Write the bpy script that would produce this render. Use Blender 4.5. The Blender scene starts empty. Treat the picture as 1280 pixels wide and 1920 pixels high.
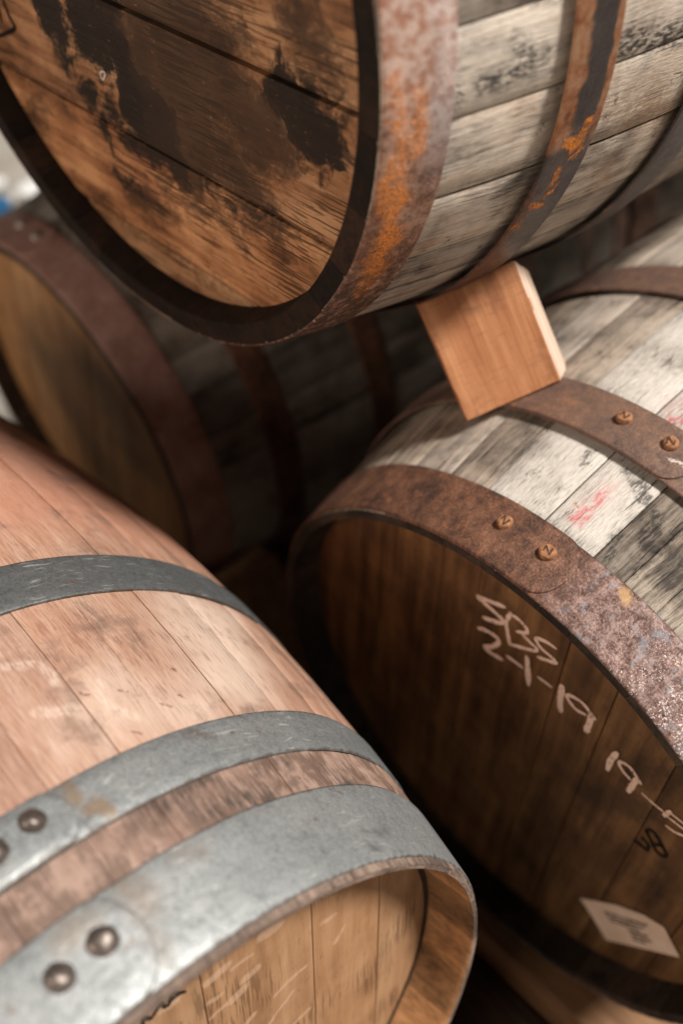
import bpy, bmesh, math, random
from mathutils import Vector, Matrix

random.seed(7)
S = bpy.context.scene
COL = S.collection
rad = math.radians

# ------------------------------------------------------------------ camera, light, exposure
cam_d = bpy.data.cameras.new('camera')
cam = bpy.data.objects.new('camera', cam_d)
COL.objects.link(cam)
right = Vector((0.7306638608, -0.6751819507, -0.1012899598))
upv = Vector((0.5184340682, 0.4521519710, 0.7257993608))
back = Vector((-0.4442481733, -0.5828275291, 0.6804084302))
CAM = Vector((0, 0, 1.16))
cam.matrix_world = Matrix(((right.x, upv.x, back.x, CAM.x), (right.y, upv.y, back.y, CAM.y),
                           (right.z, upv.z, back.z, CAM.z), (0, 0, 0, 1)))
cam_d.sensor_fit = 'VERTICAL'
cam_d.sensor_height = 36.0
cam_d.sensor_width = 24.0
cam_d.lens = 35.0
cam_d.clip_start = 0.02
cam_d.clip_end = 200
cam_d.dof.use_dof = True
cam_d.dof.focus_distance = 0.665
cam_d.dof.aperture_fstop = 2.6
S.camera = cam

world = bpy.data.worlds.new('World')
S.world = world
world.use_nodes = True
bg = world.node_tree.nodes['Background']
bg.inputs[0].default_value = (1.0, 0.93, 0.86, 1)
bg.inputs[1].default_value = 0.010

sun_d = bpy.data.lights.new('sun', 'SUN')
sun_d.energy = 5.0
sun_d.angle = rad(11)
sun_d.color = (1.0, 0.95, 0.89)
sun = bpy.data.objects.new('sun', sun_d)
COL.objects.link(sun)
LDIR = Vector((0.29, -0.49, 0.78)).normalized()      # towards the light
sun.rotation_euler = LDIR.to_track_quat('Z', 'Y').to_euler()
sun.location = LDIR * 6

# broad soft fill light, placed high on the left to brighten the heads
fill_lamp_d = bpy.data.lights.new('fill_light', 'AREA')
fill_lamp_d.shape = 'RECTANGLE'
fill_lamp_d.size, fill_lamp_d.size_y = 1.6, 1.2
fill_lamp_d.energy = 50
fill_lamp_d.color = (1.0, 0.84, 0.70)
fill_lamp = bpy.data.objects.new('fill_light', fill_lamp_d)
COL.objects.link(fill_lamp)
fill_lamp.location = (-2.9, 0.20, 2.25)
fill_lamp.rotation_euler = (Vector(fill_lamp.location) - Vector((0.35, 0.45, 0.75))).to_track_quat('Z', 'Y').to_euler()

S.view_settings.view_transform = 'Standard'
S.view_settings.look = 'None'
S.view_settings.exposure = 0.14
S.view_settings.gamma = 1.0
S.render.engine = 'CYCLES'
S.cycles.max_bounces = 5
S.cycles.diffuse_bounces = 3
S.cycles.glossy_bounces = 2
S.render.resolution_x, S.render.resolution_y = 682, 1024


# ------------------------------------------------------------------ node helper
class NT:
    dims = '3D'

    def __init__(self, name):
        self.m = bpy.data.materials.new(name)
        self.m.use_nodes = True
        self.t = self.m.node_tree
        self.b = self.t.nodes['Principled BSDF']
        self.out = self.t.nodes['Material Output']

    def n(self, kind, **kw):
        nd = self.t.nodes.new(kind)
        for k, v in kw.items():
            setattr(nd, k, v)
        return nd

    def set(self, sock, v):
        if v is None:
            return
        if isinstance(v, bpy.types.NodeSocket):
            self.t.links.new(v, sock)
        elif isinstance(v, (tuple, list)) and len(v) == 3 and sock.type == 'RGBA':
            sock.default_value = (*v, 1)
        else:
            sock.default_value = v

    def uv(self):
        self.dims = '2D'
        return self.n('ShaderNodeUVMap', uv_map='UVMap').outputs[0]

    def info(self):
        return self.n('ShaderNodeObjectInfo')

    def mapv(self, v, scale=(1, 1, 1), loc=(0, 0, 0), rot=(0, 0, 0)):
        nd = self.n('ShaderNodeMapping')
        self.set(nd.inputs['Vector'], v)
        self.set(nd.inputs['Location'], loc)
        self.set(nd.inputs['Rotation'], rot)
        self.set(nd.inputs['Scale'], scale)
        return nd.outputs[0]

    def noise(self, v, scale=1.0, detail=4.0, rough=0.55, dist=0.0):
        nd = self.n('ShaderNodeTexNoise', noise_dimensions=self.dims)
        self.set(nd.inputs['Vector'], v)
        self.set(nd.inputs['Scale'], scale)
        self.set(nd.inputs['Detail'], detail)
        self.set(nd.inputs['Roughness'], rough)
        self.set(nd.inputs['Distortion'], dist)
        return nd.outputs['Fac']

    def noisec(self, v, scale=1.0, detail=3.0):
        nd = self.n('ShaderNodeTexNoise', noise_dimensions=self.dims)
        self.set(nd.inputs['Vector'], v)
        self.set(nd.inputs['Scale'], scale)
        self.set(nd.inputs['Detail'], detail)
        return nd.outputs['Color']

    def voro(self, v, scale=1.0, rnd=1.0):
        nd = self.n('ShaderNodeTexVoronoi', voronoi_dimensions=self.dims)
        self.set(nd.inputs['Vector'], v)
        self.set(nd.inputs['Scale'], scale)
        self.set(nd.inputs['Randomness'], rnd)
        return nd.outputs['Distance'], nd.outputs['Color']

    def math(self, op, a, b=None, c=None, clamp=False):
        nd = self.n('ShaderNodeMath', operation=op, use_clamp=clamp)
        self.set(nd.inputs[0], a)
        if b is not None:
            self.set(nd.inputs[1], b)
        if c is not None:
            self.set(nd.inputs[2], c)
        return nd.outputs[0]

    def vm(self, op, a, b=None, scale=None):
        nd = self.n('ShaderNodeVectorMath', operation=op)
        self.set(nd.inputs[0], a)
        if b is not None:
            self.set(nd.inputs[1], b)
        if scale is not None:
            self.set(nd.inputs['Scale'], scale)
        return nd.outputs['Value'] if op in ('LENGTH', 'DOT_PRODUCT') else nd.outputs[0]

    def step(self, v, lo, hi, a=0.0, b=1.0):
        nd = self.n('ShaderNodeMapRange', interpolation_type='SMOOTHSTEP')
        self.set(nd.inputs[0], v)
        self.set(nd.inputs[1], lo)
        self.set(nd.inputs[2], hi)
        self.set(nd.inputs[3], a)
        self.set(nd.inputs[4], b)
        return nd.outputs[0]

    def mix(self, f, a, b, mode='MIX'):
        nd = self.n('ShaderNodeMix', data_type='RGBA', blend_type=mode)
        self.set(nd.inputs[0], f)
        self.set(nd.inputs[6], a)
        self.set(nd.inputs[7], b)
        return nd.outputs[2]

    def ramp(self, f, stops):
        nd = self.n('ShaderNodeValToRGB')
        cr = nd.color_ramp
        while len(cr.elements) < len(stops):
            cr.elements.new(0.5)
        for e, (p, c) in zip(cr.elements, stops):
            e.position = p
            e.color = (*c, 1)
        self.set(nd.inputs[0], f)
        return nd.outputs[0]

    def sep(self, v):
        nd = self.n('ShaderNodeSeparateXYZ')
        self.set(nd.inputs[0], v)
        return nd.outputs

    def comb(self, x, y, z=0.0):
        nd = self.n('ShaderNodeCombineXYZ')
        for s, v in zip(nd.inputs, (x, y, z)):
            self.set(s, v)
        return nd.outputs[0]

    def warp(self, v, scale, amt):
        c = self.noisec(v, scale, 3)
        c = self.vm('SUBTRACT', c, (0.5, 0.5, 0.5))
        c = self.vm('SCALE', c, scale=amt)
        return self.vm('ADD', v, c)

    def segs(self, v, items, soft):
        """union mask of capsules (a, b, radius) laid out on the surface's own coordinates"""
        best = None
        for a, b, r in items:
            a3 = (a[0], a[1], 0)
            ba = (b[0] - a[0], b[1] - a[1], 0)
            l2 = ba[0] ** 2 + ba[1] ** 2
            pa = self.vm('SUBTRACT', v, a3)
            if l2 > 1e-10:
                h = self.vm('DOT_PRODUCT', pa, tuple(x / l2 for x in ba))
                h = self.math('ADD', h, 0.0, clamp=True)
                pa = self.vm('SUBTRACT', pa, self.vm('SCALE', ba, scale=h))
            d = self.math('SUBTRACT', self.vm('LENGTH', pa), r)
            best = d if best is None else self.math('MINIMUM', best, d)
        return self.step(best, -soft, soft, 1.0, 0.0)

    def bump(self, h, strength=0.3, dist=0.001, normal=None):
        nd = self.n('ShaderNodeBump')
        self.set(nd.inputs['Strength'], strength)
        self.set(nd.inputs['Distance'], dist)
        self.set(nd.inputs['Height'], h)
        if normal is not None:
            self.set(nd.inputs['Normal'], normal)
        return nd.outputs[0]

    def finish(self, color, rough=0.6, metal=0.0, normal=None, spec=None):
        self.set(self.b.inputs['Base Color'], color)
        self.set(self.b.inputs['Roughness'], rough)
        self.set(self.b.inputs['Metallic'], metal)
        if spec is not None:
            self.set(self.b.inputs['Specular IOR Level'], spec)
        if normal is not None:
            self.set(self.b.inputs['Normal'], normal)
        return self.m


RU = 0.30                       # surface coordinate u = angle * RU


def U(deg):
    return rad(deg) * RU


# ------------------------------------------------------------------ materials
def mat_weathered(name, marks=None, brown=0.3, seed=0.0, coarse=1.0):
    """old grey barrel stave: streaky grain, black mould flecks, brown blush, rain-bleached ridges"""
    N = NT(name)
    uv = N.uv()
    inf = N.info()
    off = N.comb(N.math('MULTIPLY', inf.outputs['Random'], 7.3), N.math('MULTIPLY_ADD', inf.outputs['Random'], 3.1, seed))
    p = N.vm('ADD', uv, off)
    pw = N.warp(p, 14, 0.006)
    g1 = N.noise(N.mapv(pw, (330 * coarse, 16, 1)), 1, 5, 0.6)
    g2 = N.noise(N.mapv(pw, (95 * coarse, 7, 1)), 1, 5, 0.62)
    g3 = N.noise(N.mapv(pw, (900, 110, 1)), 1, 4, 0.7)
    bl = N.noise(N.vm('ADD', uv, (seed, 0, 0)), 16, 6, 0.62)
    bl2 = N.noise(N.mapv(p, (30, 9, 1)), 1, 5, 0.6)
    tone = N.math('ADD', N.math('ADD', N.math('MULTIPLY', g2, 0.45), N.math('MULTIPLY', g1, 0.30)), N.math('MULTIPLY', g3, 0.25))
    tone = N.math('ADD', tone, N.math('MULTIPLY', N.math('SUBTRACT', bl, 0.5), 0.75))
    c = N.ramp(tone, [(0.30, (0.055, 0.046, 0.040)), (0.41, (0.20, 0.165, 0.135)), (0.50, (0.38, 0.32, 0.265)),
                      (0.60, (0.51, 0.445, 0.38)), (0.74, (0.64, 0.575, 0.50))])
    bm = N.step(bl2, 0.52, 0.72, 0.0, brown)
    c = N.mix(bm, c, N.mix(0.6, c, (0.36, 0.20, 0.10)))
    # per-stave tint
    c = N.mix(1.0, c, inf.outputs['Color'], 'MULTIPLY')
    white = inf.outputs['Alpha']                     # bleached staves, and staves lightened in place of side light
    cw = N.ramp(N.math('ADD', N.math('MULTIPLY', g3, 0.55), N.math('MULTIPLY', bl, 0.45)),
                [(0.34, (0.20, 0.175, 0.15)), (0.43, (0.48, 0.435, 0.385)), (0.56, (0.68, 0.63, 0.57))])
    c = N.mix(N.math('SUBTRACT', 1.0, white), c, cw)
    # thin open checks along the grain
    ck = N.noise(N.mapv(pw, (430, 13.0, 1)), 1, 3, 0.55)
    ckm = N.math('MULTIPLY', N.step(ck, 0.66, 0.72), N.step(bl, 0.40, 0.60, 1.0, 0.25))
    c = N.mix(ckm, c, (0.035, 0.028, 0.024))
    # mould pits
    vd, vc = N.voro(N.mapv(N.warp(p, 90, 0.016), (300, 55, 1)), 1)
    pit = N.math('MULTIPLY', N.step(vd, 0.08, 0.42, 1.0, 0.0), N.step(N.noise(p, 34, 5, 0.65), 0.58, 0.72))
    c = N.mix(N.math('MULTIPLY', pit, 0.8), c, (0.035, 0.03, 0.027))
    if marks:
        wv = N.warp(N.warp(uv, 45, 0.014), 260, 0.006)
        for col, items, soft, amt in marks:
            ms = N.segs(wv, items, soft)
            brk = N.step(N.noise(N.mapv(uv, (420, 130, 1)), 1, 4, 0.7), 0.36, 0.58)
            c = N.mix(N.math('MULTIPLY', N.math('MULTIPLY', ms, brk), amt), c, col)
    h = N.math('ADD', N.math('MULTIPLY', g1, 0.6), N.math('MULTIPLY', g2, 0.9))
    h = N.math('SUBTRACT', h, N.math('ADD', N.math('MULTIPLY', ckm, 0.7), N.math('MULTIPLY', pit, 0.5)))
    nrm = N.bump(N.math('ADD', h, N.math('MULTIPLY', g3, 0.5)), 0.85, 0.0016)
    return N.finish(c, N.step(g2, 0.3, 0.7, 0.88, 0.66), 0, nrm, 0.3)


def mat_new_oak(name):
    """younger, sanded barrel stave: pinkish tan with fine dark pores and grey rubs"""
    N = NT(name)
    uv = N.uv()
    inf = N.info()
    off = N.comb(N.math('MULTIPLY', inf.outputs['Random'], 5.7), N.math('MULTIPLY', inf.outputs['Random'], 2.1), 0)
    p = N.vm('ADD', uv, off)
    pw = N.warp(p, 10, 0.006)
    g1 = N.noise(N.mapv(pw, (620, 46, 1)), 1, 4, 0.65)
    g2 = N.noise(N.mapv(pw, (80, 9, 1)), 1, 5, 0.62)
    bl = N.noise(uv, 13, 6, 0.66)
    tone = N.math('ADD', N.math('ADD', N.math('MULTIPLY', g2, 0.35), N.math('MULTIPLY', g1, 0.40)), N.math('MULTIPLY', bl, 0.25))
    c = N.ramp(tone, [(0.32, (0.25, 0.115, 0.075)), (0.45, (0.40, 0.225, 0.155)), (0.55, (0.475, 0.295, 0.215)), (0.68, (0.58, 0.41, 0.32))])
    c = N.mix(1.0, c, inf.outputs['Color'], 'MULTIPLY')
    # pale patches; the larger one paints the sunlit spot on the flank
    pale = N.segs(N.warp(uv, 14, 0.06), [((U(42), .16), (U(50), .22), .035), ((U(26), .15), (U(34), .13), .02)], 0.03)
    c = N.mix(N.math('MULTIPLY', pale, 0.75), c, (0.68, 0.53, 0.43))
    # redder wood beyond the third hoop
    red = N.step(N.sep(uv)[1], 0.285, 0.36)
    c = N.mix(N.math('MULTIPLY', red, 0.55), c, (0.50, 0.215, 0.135))
    # pores
    po = N.noise(N.mapv(pw, (760, 62, 1)), 1, 2, 0.5)
    pom = N.math('MULTIPLY', N.step(po, 0.58, 0.66), N.step(bl, 0.38, 0.62, 1.0, 0.30))
    c = N.mix(N.math('MULTIPLY', pom, 0.38), c, (0.17, 0.08, 0.055))
    grey = N.math('MULTIPLY', N.step(N.sep(uv)[1], 0.10, 0.083), 0.75)
    c = N.mix(grey, c, N.mix(N.step(N.math('ADD', N.math('MULTIPLY', N.noise(uv, 45, 5, 0.65), 0.7), N.math('MULTIPLY', g1, 0.3)), .42, .58), (0.11, 0.078, 0.064), (0.37, 0.26, 0.21)))
    # grey-black rubs between the first two hoops and a few gouges
    gv = N.warp(N.warp(uv, 30, 0.02), 130, 0.008)
    rub = N.segs(gv, [((U(26), .078), (U(31), .066), .017), ((U(31), .066), (U(34), .062), .011), ((U(19), .081), (U(25), .080), .006), ((U(36), .079), (U(40), .078), .004), ((U(48), .066), (U(51), .058), .007),
                      ((U(31), .243), (U(30.2), .215), .004), ((U(33.5), .196), (U(32.5), .19), .004), ((U(40), .12), (U(42), .121), .003)], 0.007)
    brk = N.step(N.noise(N.mapv(uv, (300, 60, 1)), 1, 4, 0.7), 0.35, 0.62)
    c = N.mix(N.math('MULTIPLY', rub, N.math('MULTIPLY', brk, 0.85)), c, (0.055, 0.043, 0.038))
    gouge = N.segs(N.warp(uv, 120, 0.004), [((U(26.5), .158), (U(27.4), .1555), .0010), ((U(22.2), .166), (U(22.8), .1625), .0012), ((U(30.2), .139), (U(30.8), .1365), .0013),
                                            ((U(24.4), .128), (U(25.2), .1245), .0009), ((U(35), .165), (U(35.2), .164), .0012), ((U(33), .143), (U(33.3), .141), .0012)], 0.0008)
    gouge = N.math('MULTIPLY', gouge, N.step(N.noise(uv, 500, 3), 0.38, 0.55))
    c = N.mix(N.math('MULTIPLY', gouge, 0.75), c, (0.20, 0.06, 0.03))
    # broad dirty patches
    c = N.mix(N.step(N.noise(uv, 22, 5, 0.65), 0.54, 0.70, 0.0, 0.6), c, (0.21, 0.13, 0.10))
    # chalk scribbles
    ch = N.segs(N.warp(uv, 60, 0.004), [((U(17), .205), (U(20), .198), .003), ((U(20), .198), (U(21), .186), .003), ((U(21), .186), (U(20.4), .180), .003),
                                        ((U(25), .168), (U(24.0), .160), .003), ((U(24), .160), (U(24.2), .148), .003), ((U(24.2), .148), (U(26), .136), .003),
                                        ((U(17), .165), (U(19), .160), .004), ((U(19), .160), (U(20.5), .158), .004)], 0.0022)
    chn = N.step(N.noise(N.mapv(uv, (500, 120, 1)), 1, 3, 0.7), 0.38, 0.58)
    c = N.mix(N.math('MULTIPLY', N.math('MULTIPLY', ch, chn), 0.4), c, (0.80, 0.65, 0.55))
    h = N.math('SUBTRACT', N.math('MULTIPLY', g1, 0.7), N.math('ADD', N.math('MULTIPLY', pom, 0.5), gouge))
    return N.finish(c, N.step(bl, 0.3, 0.7, 0.66, 0.46), 0, N.bump(h, 0.5, 0.0014), 0.4)


def mat_head(name, stops, ang, stains=None, line=0.5, rough=0.7, speck=0.4, pale=None, seed=0.0):
    """barrel-head board: grain along the board direction, saw ridges, stains"""
    N = NT(name)
    uv = N.uv()
    inf = N.info()
    off = N.comb(N.math('MULTIPLY', inf.outputs['Random'], 3.7), N.math('MULTIPLY_ADD', inf.outputs['Random'], 1.9, seed))
    q = N.mapv(uv, rot=(0, 0, -ang))                # x runs along the boards
    p = N.vm('ADD', q, off)
    pw = N.warp(p, 12, 0.006)
    g1 = N.noise(N.mapv(pw, (11, 300, 1)), 1, 5, 0.6)
    g2 = N.noise(N.mapv(pw, (4.5, 60, 1)), 1, 4, 0.6)
    bl = N.noise(N.vm('ADD', uv, (seed, seed, 0)), 13, 6, 0.65)
    tone = N.math('ADD', N.math('MULTIPLY', g2, 0.55), N.math('MULTIPLY', bl, 0.45))
    c = N.ramp(tone, stops)
    c = N.mix(1.0, c, inf.outputs['Color'], 'MULTIPLY')
    ridge = N.noise(N.mapv(N.warp(p, 40, 0.002), (20, 430, 1)), 1, 2, 0.5)
    rl = N.math('MULTIPLY', N.step(ridge, 0.53, 0.60), N.step(N.noise(uv, 9, 3), 0.40, 0.62))
    dk = tuple(x * 0.22 for x in stops[0][1])
    c = N.mix(N.math('MULTIPLY', rl, line), c, dk)
    sp = N.step(N.noise(N.mapv(p, (70, 150, 1)), 1, 5, 0.7), 0.60, 0.70, 0.0, speck)
    c = N.mix(sp, c, dk)
    if stains:
        v = N.warp(N.warp(uv, 24, 0.055), 150, 0.024)
        for col, items, soft, amt in stains:
            ms = N.segs(v, items, soft)
            br = N.step(N.math('ADD', N.noise(N.mapv(q, (110, 260, 1)), 1, 5, 0.75), N.math('MULTIPLY', ms, 0.34)), 0.50, 0.72)
            c = N.mix(N.math('MULTIPLY', N.math('MULTIPLY', ms, br), amt), c, col)
    if pale:
        v = N.warp(uv, 70, 0.005)
        col, items, soft, amt = pale
        br = N.step(N.noise(N.mapv(q, (30, 300, 1)), 1, 3, 0.6), 0.25, 0.5, 0.45, 1.0)
        c = N.mix(N.math('MULTIPLY', N.math('MULTIPLY', N.segs(v, items, soft), br), amt), c, col)
    h = N.math('SUBTRACT', N.math('MULTIPLY', g1, 0.6), N.math('MULTIPLY', rl, 0.6))
    return N.finish(c, rough, 0, N.bump(h, 0.5, 0.0012), 0.3)


def mat_endgrain(name, c0, c1):
    N = NT(name)
    uv = N.uv()
    g = N.noise(N.mapv(uv, (160, 90, 1)), 1, 6, 0.7)
    b = N.noise(uv, 24, 4, 0.6)
    t = N.math('ADD', N.math('MULTIPLY', g, 0.5), N.math('MULTIPLY', b, 0.5))
    c = N.ramp(t, [(0.36, c0), (0.62, c1)])
    k = N.math('MULTIPLY_ADD', N.info().outputs['Random'], 0.9, 0.55)
    c = N.mix(1.0, c, N.comb(k, k, k), 'MULTIPLY')
    return N.finish(c, 0.8, 0, N.bump(g, 0.6, 0.0015), 0.25)


def mat_rust(name, base, spots, metal=0.25, rough=(0.75, 0.5), marks=(), scale=1.0, extra=None):
    """old hoop iron: base ramp of scale and rust, scattered brighter rust, marks with shapes of their own"""
    N = NT(name)
    uv = N.uv()
    n1 = N.noise(uv, 26 * scale, 7, 0.68)
    n2 = N.noise(N.vm('ADD', uv, (3.1, 1.7, 0)), 120 * scale, 5, 0.7)
    n3 = N.noise(N.vm('ADD', uv, (7.7, 5.2, 0)), 520 * scale, 3, 0.7)
    t = N.math('ADD', N.math('ADD', N.math('MULTIPLY', n1, 0.42), N.math('MULTIPLY', n2, 0.30)), N.math('MULTIPLY', n3, 0.28))
    c = N.ramp(t, base)
    fleck = N.step(N.math('ADD', N.math('MULTIPLY', n2, 0.65), N.math('MULTIPLY', n3, 0.35)), 0.575, 0.64)
    fleck = N.math('MULTIPLY', fleck, N.step(N.noise(N.vm('ADD', uv, (2, 9, 0)), 18, 4), 0.44, 0.62))
    c = N.mix(N.math('MULTIPLY', fleck, 0.75), c, spots)
    ro = N.step(t, 0.35, 0.65, rough[0], rough[1])
    hgt = N.math('ADD', N.math('MULTIPLY', n2, 0.6), N.math('MULTIPLY', n3, 0.4))
    me = metal
    wv = N.warp(N.warp(uv, 60, 0.018), 300, 0.010)
    for col, items, soft, amt, brk in marks:
        ms = N.segs(wv, items, soft)
        br = N.step(N.noise(N.vm('ADD', uv, (4, 4, 0)), 300, 5, 0.75), brk, brk + 0.16)
        f = N.math('MULTIPLY', N.math('MULTIPLY', ms, br), amt)
        c = N.mix(f, c, N.mix(N.step(n3, 0.36, 0.56), tuple(x * 0.5 for x in col), col))
        ro = N.math('ADD', ro, N.math('MULTIPLY', f, 0.25), clamp=True)
        hgt = N.math('ADD', hgt, N.math('MULTIPLY', f, 0.8))
    if extra:
        c, ro, me = extra(N, uv, c, ro, me, n1, n2, n3)
    return N.finish(c, ro, me, N.bump(hgt, 0.7, 0.0014))


def mat_galv(name, seed=0.0, marks=(), light=1.0, z=(0, 0.05)):
    """zinc-coated hoop: soft spangle, scratches, dull stains"""
    N = NT(name)
    uv = N.vm('ADD', N.uv(), (seed, seed * 0.7, 0))
    n1 = N.noise(uv, 22, 5, 0.6)
    n2 = N.noise(uv, 170, 4, 0.65)
    vd, vc = N.voro(uv, 420)
    n4 = N.noise(uv, 640, 3, 0.7)
    t = N.math('ADD', N.math('ADD', N.math('MULTIPLY', n1, 0.32), N.math('MULTIPLY', n2, 0.33)), N.math('MULTIPLY', n4, 0.35))
    k = light
    c = N.ramp(t, [(0.34, (0.19 * k, 0.20 * k, 0.20 * k)), (0.50, (0.37 * k, 0.388 * k, 0.388 * k)), (0.66, (0.55 * k, 0.57 * k, 0.57 * k))])
    c = N.mix(N.math('MULTIPLY', N.sep(vc)[0], 0.22 * k), c, (0.60, 0.62, 0.62))
    sc = N.noise(N.mapv(N.warp(uv, 30, 0.01), (40, 520, 1), rot=(0, 0, 0.5)), 1, 2, 0.4)
    sm = N.math('MULTIPLY', N.step(sc, 0.66, 0.72), N.step(n1, 0.45, 0.62))
    c = N.mix(N.math('MULTIPLY', sm, 0.5), c, (0.80, 0.80, 0.78))
    zz = N.sep(N.uv())[1]
    ed = N.math('MINIMUM', N.math('SUBTRACT', zz, z[0]), N.math('SUBTRACT', z[1], zz))
    ed = N.math('ADD', ed, N.math('MULTIPLY', N.math('SUBTRACT', N.noise(uv, 120, 5, 0.7), 0.5), 0.006))
    c = N.mix(N.step(ed, -0.0003, 0.0018, 0.7, 0.0), c, (0.10, 0.075, 0.058))
    spg = N.step(n4, 0.60, 0.70)
    c = N.mix(N.math('MULTIPLY', spg, 0.18 * k), c, (0.85, 0.86, 0.86))
    ru = N.step(N.noise(N.vm('ADD', uv, (5, 2, 0)), 48, 5, 0.7), 0.66, 0.74)
    c = N.mix(N.math('MULTIPLY', ru, 0.7), c, (0.21, 0.115, 0.07))
    wv = N.warp(N.warp(N.uv(), 50, 0.014), 300, 0.005)
    for col, items, soft, amt in marks:
        c = N.mix(N.math('MULTIPLY', N.segs(wv, items, soft), amt), c, col)
    ro = N.step(t, 0.35, 0.65, 0.62, 0.46)
    return N.finish(c, ro, 0.62, N.bump(N.math('ADD', N.math('ADD', n2, N.math('MULTIPLY', n4, 0.5)), N.math('MULTIPLY', sm, 0.3)), 0.35, 0.0009))


def mat_plain(name, c0, c1, rough=0.6, metal=0.0, scale=30, bump=0.2, stretch=(1, 1, 1), coord='Object'):
    N = NT(name)
    v = N.n('ShaderNodeTexCoord').outputs[coord]
    n1 = N.noise(N.mapv(v, stretch), scale, 6, 0.65)
    c = N.ramp(n1, [(0.33, c0), (0.67, c1)])
    return N.finish(c, rough, metal, N.bump(n1, bump, 0.002))


def mat_chalk(name, col):
    N = NT(name)
    v = N.n('ShaderNodeTexCoord').outputs['Object']
    n1 = N.noise(N.mapv(v, (260, 620, 1)), 1, 4, 0.7)
    n2 = N.noise(v, 170, 3, 0.6)
    a = N.step(N.math('ADD', N.math('MULTIPLY', n1, 0.6), N.math('MULTIPLY', n2, 0.4)), 0.37, 0.47, 0.22, 1.0)
    N.set(N.b.inputs['Alpha'], a)
    return N.finish(col, 0.95, 0, None, 0.1)


# --- stains traced on barrel A's head, as capsules in the head's own coordinates
A_ST = [((-.02, -.125), (-.058, -.112), .024), ((-.02, -.066), (-.062, -.062), .026), ((-.075, -.098), (-.100, -.104), .010),
        ((-.104, -.086), (-.124, -.072), .014), ((-.045, -.025), (-.098, -.012), .027), ((-.098, -.004), (-.126, .010), .030),
        ((-.122, .002), (-.142, .018), .016), ((-.02, -.012), (-.05, -.03), .018), ((-.11, -.05), (-.13, -.03), .016),
        ((-.056, .160), (-.076, .184), .025), ((-.078, .198), (-.084, .216), .005), ((-.052, .204), (-.080, .200), .007), ((-.040, .160), (-.06, .170), .014),
        ((-.158, -.084), (-.172, -.044), .010), ((-.034, .085), (-.040, .10), .006), ((-.142, .06), (-.152, .12), .006)]
A_ST2 = [((-.06, .03), (-.12, .045), .040), ((-.06, .075), (-.085, .125), .032), ((-.07, .13), (-.10, .15), .022), ((-.148, .06), (-.160, .15), .014),
         ((-.04, .09), (-.022, .12), .014), ((.0, .18), (-.03, .20), .018), ((-.10, .07), (-.13, .11), .026), ((-.15, -.19), (-.135, -.17), .014), ((.02, -.02), (.0, .08), .04),
         ((-.1037, -.2254), (-.1547, .183), .0045), ((-.1999, -.1604), (-.2374, .0938), .0045), ((-.0334, -.0421), (-.0518, .2255), .004), ((-.03, .02), (-.04, .09), .03), ((-.08, .06), (-.12, .02), .035),
         ((-.17, .0), (-.19, -.05), .014), ((-.18, .08), (-.165, .04), .012)]

M = {}
M['a_wood'] = mat_weathered('weathered_grey_oak_upper', brown=0.7, seed=1.3, marks=[
    ((0.025, 0.022, 0.022), [((U(97.5), .108), (U(98.6), .065), .006), ((U(95), .085), (U(96.5), .10), .006), ((U(98), .09), (U(98.6), .075), .006), ((U(99.4), .165), (U(101.2), .235), .009),
                             ((U(98.5), .175), (U(99.5), .20), .006), ((U(88), .06), (U(91), .11), .006)], 0.006, 0.95),
    ((0.30, 0.17, 0.08), [((U(108), .19), (U(112), .24), .018), ((U(104), .175), (U(113), .172), .007), ((U(118), .2), (U(122), .22), .010)], 0.016, 0.6)])
M['c_wood'] = mat_weathered('weathered_grey_oak_lower', brown=0.22, seed=4.1, coarse=1.15, marks=[
    ((0.62, 0.055, 0.075), [((U(6.3), .096), (U(6.2), .078), .0035), ((U(6.2), .078), (U(5.9), .064), .003), ((U(7.2), .074), (U(7.2), .062), .0022), ((U(6), .185), (U(5.2), .178), .004)], 0.003, 0.85),
    ((0.55, 0.25, 0.25), [((U(6.4), .10), (U(6.1), .07), .007), ((U(6), .21), (U(4), .185), .009)], 0.008, 0.4),
    ((0.40, 0.19, 0.04), [((U(4.5), .0755), (U(5.0), .074), .0016)], 0.001, 0.95),
    ((0.02, 0.018, 0.017), [((U(6.2), .121), (U(7.6), .116), .0026), ((U(9), .115), (U(11), .112), .006), ((U(12.5), .075), (U(13.2), .055), .004), ((U(14.5), .105), (U(15.5), .085), .007),
                            ((U(0), .12), (U(.6), .108), .003), ((U(17.6), .10), (U(17.7), .06), .003)], 0.0025, 0.8)])
M['d_wood'] = mat_weathered('weathered_grey_oak_rear', brown=0.4, seed=8.6)
M['b_wood'] = mat_new_oak('pinkish_tan_oak')
M['a_end'] = mat_endgrain('dark_dirty_end_grain_upper', (0.005, 0.004, 0.003), (0.030, 0.015, 0.009))
M['c_end'] = mat_endgrain('dark_dirty_end_grain_lower', (0.012, 0.010, 0.009), (0.055, 0.035, 0.023))
M['d_end'] = mat_endgrain('dark_dirty_end_grain_rear', (0.02, 0.014, 0.011), (0.08, 0.05, 0.035))
M['b_end'] = mat_endgrain('orange_brown_chime_wood', (0.15, 0.075, 0.035), (0.42, 0.215, 0.095))
M['croze'] = mat_endgrain('dark_croze_seam', (0.02, 0.012, 0.009), (0.06, 0.032, 0.02))
M['b_lip'] = mat_endgrain('greyed_chime_end_wood', (0.07, 0.048, 0.038), (0.27, 0.195, 0.155))

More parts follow.
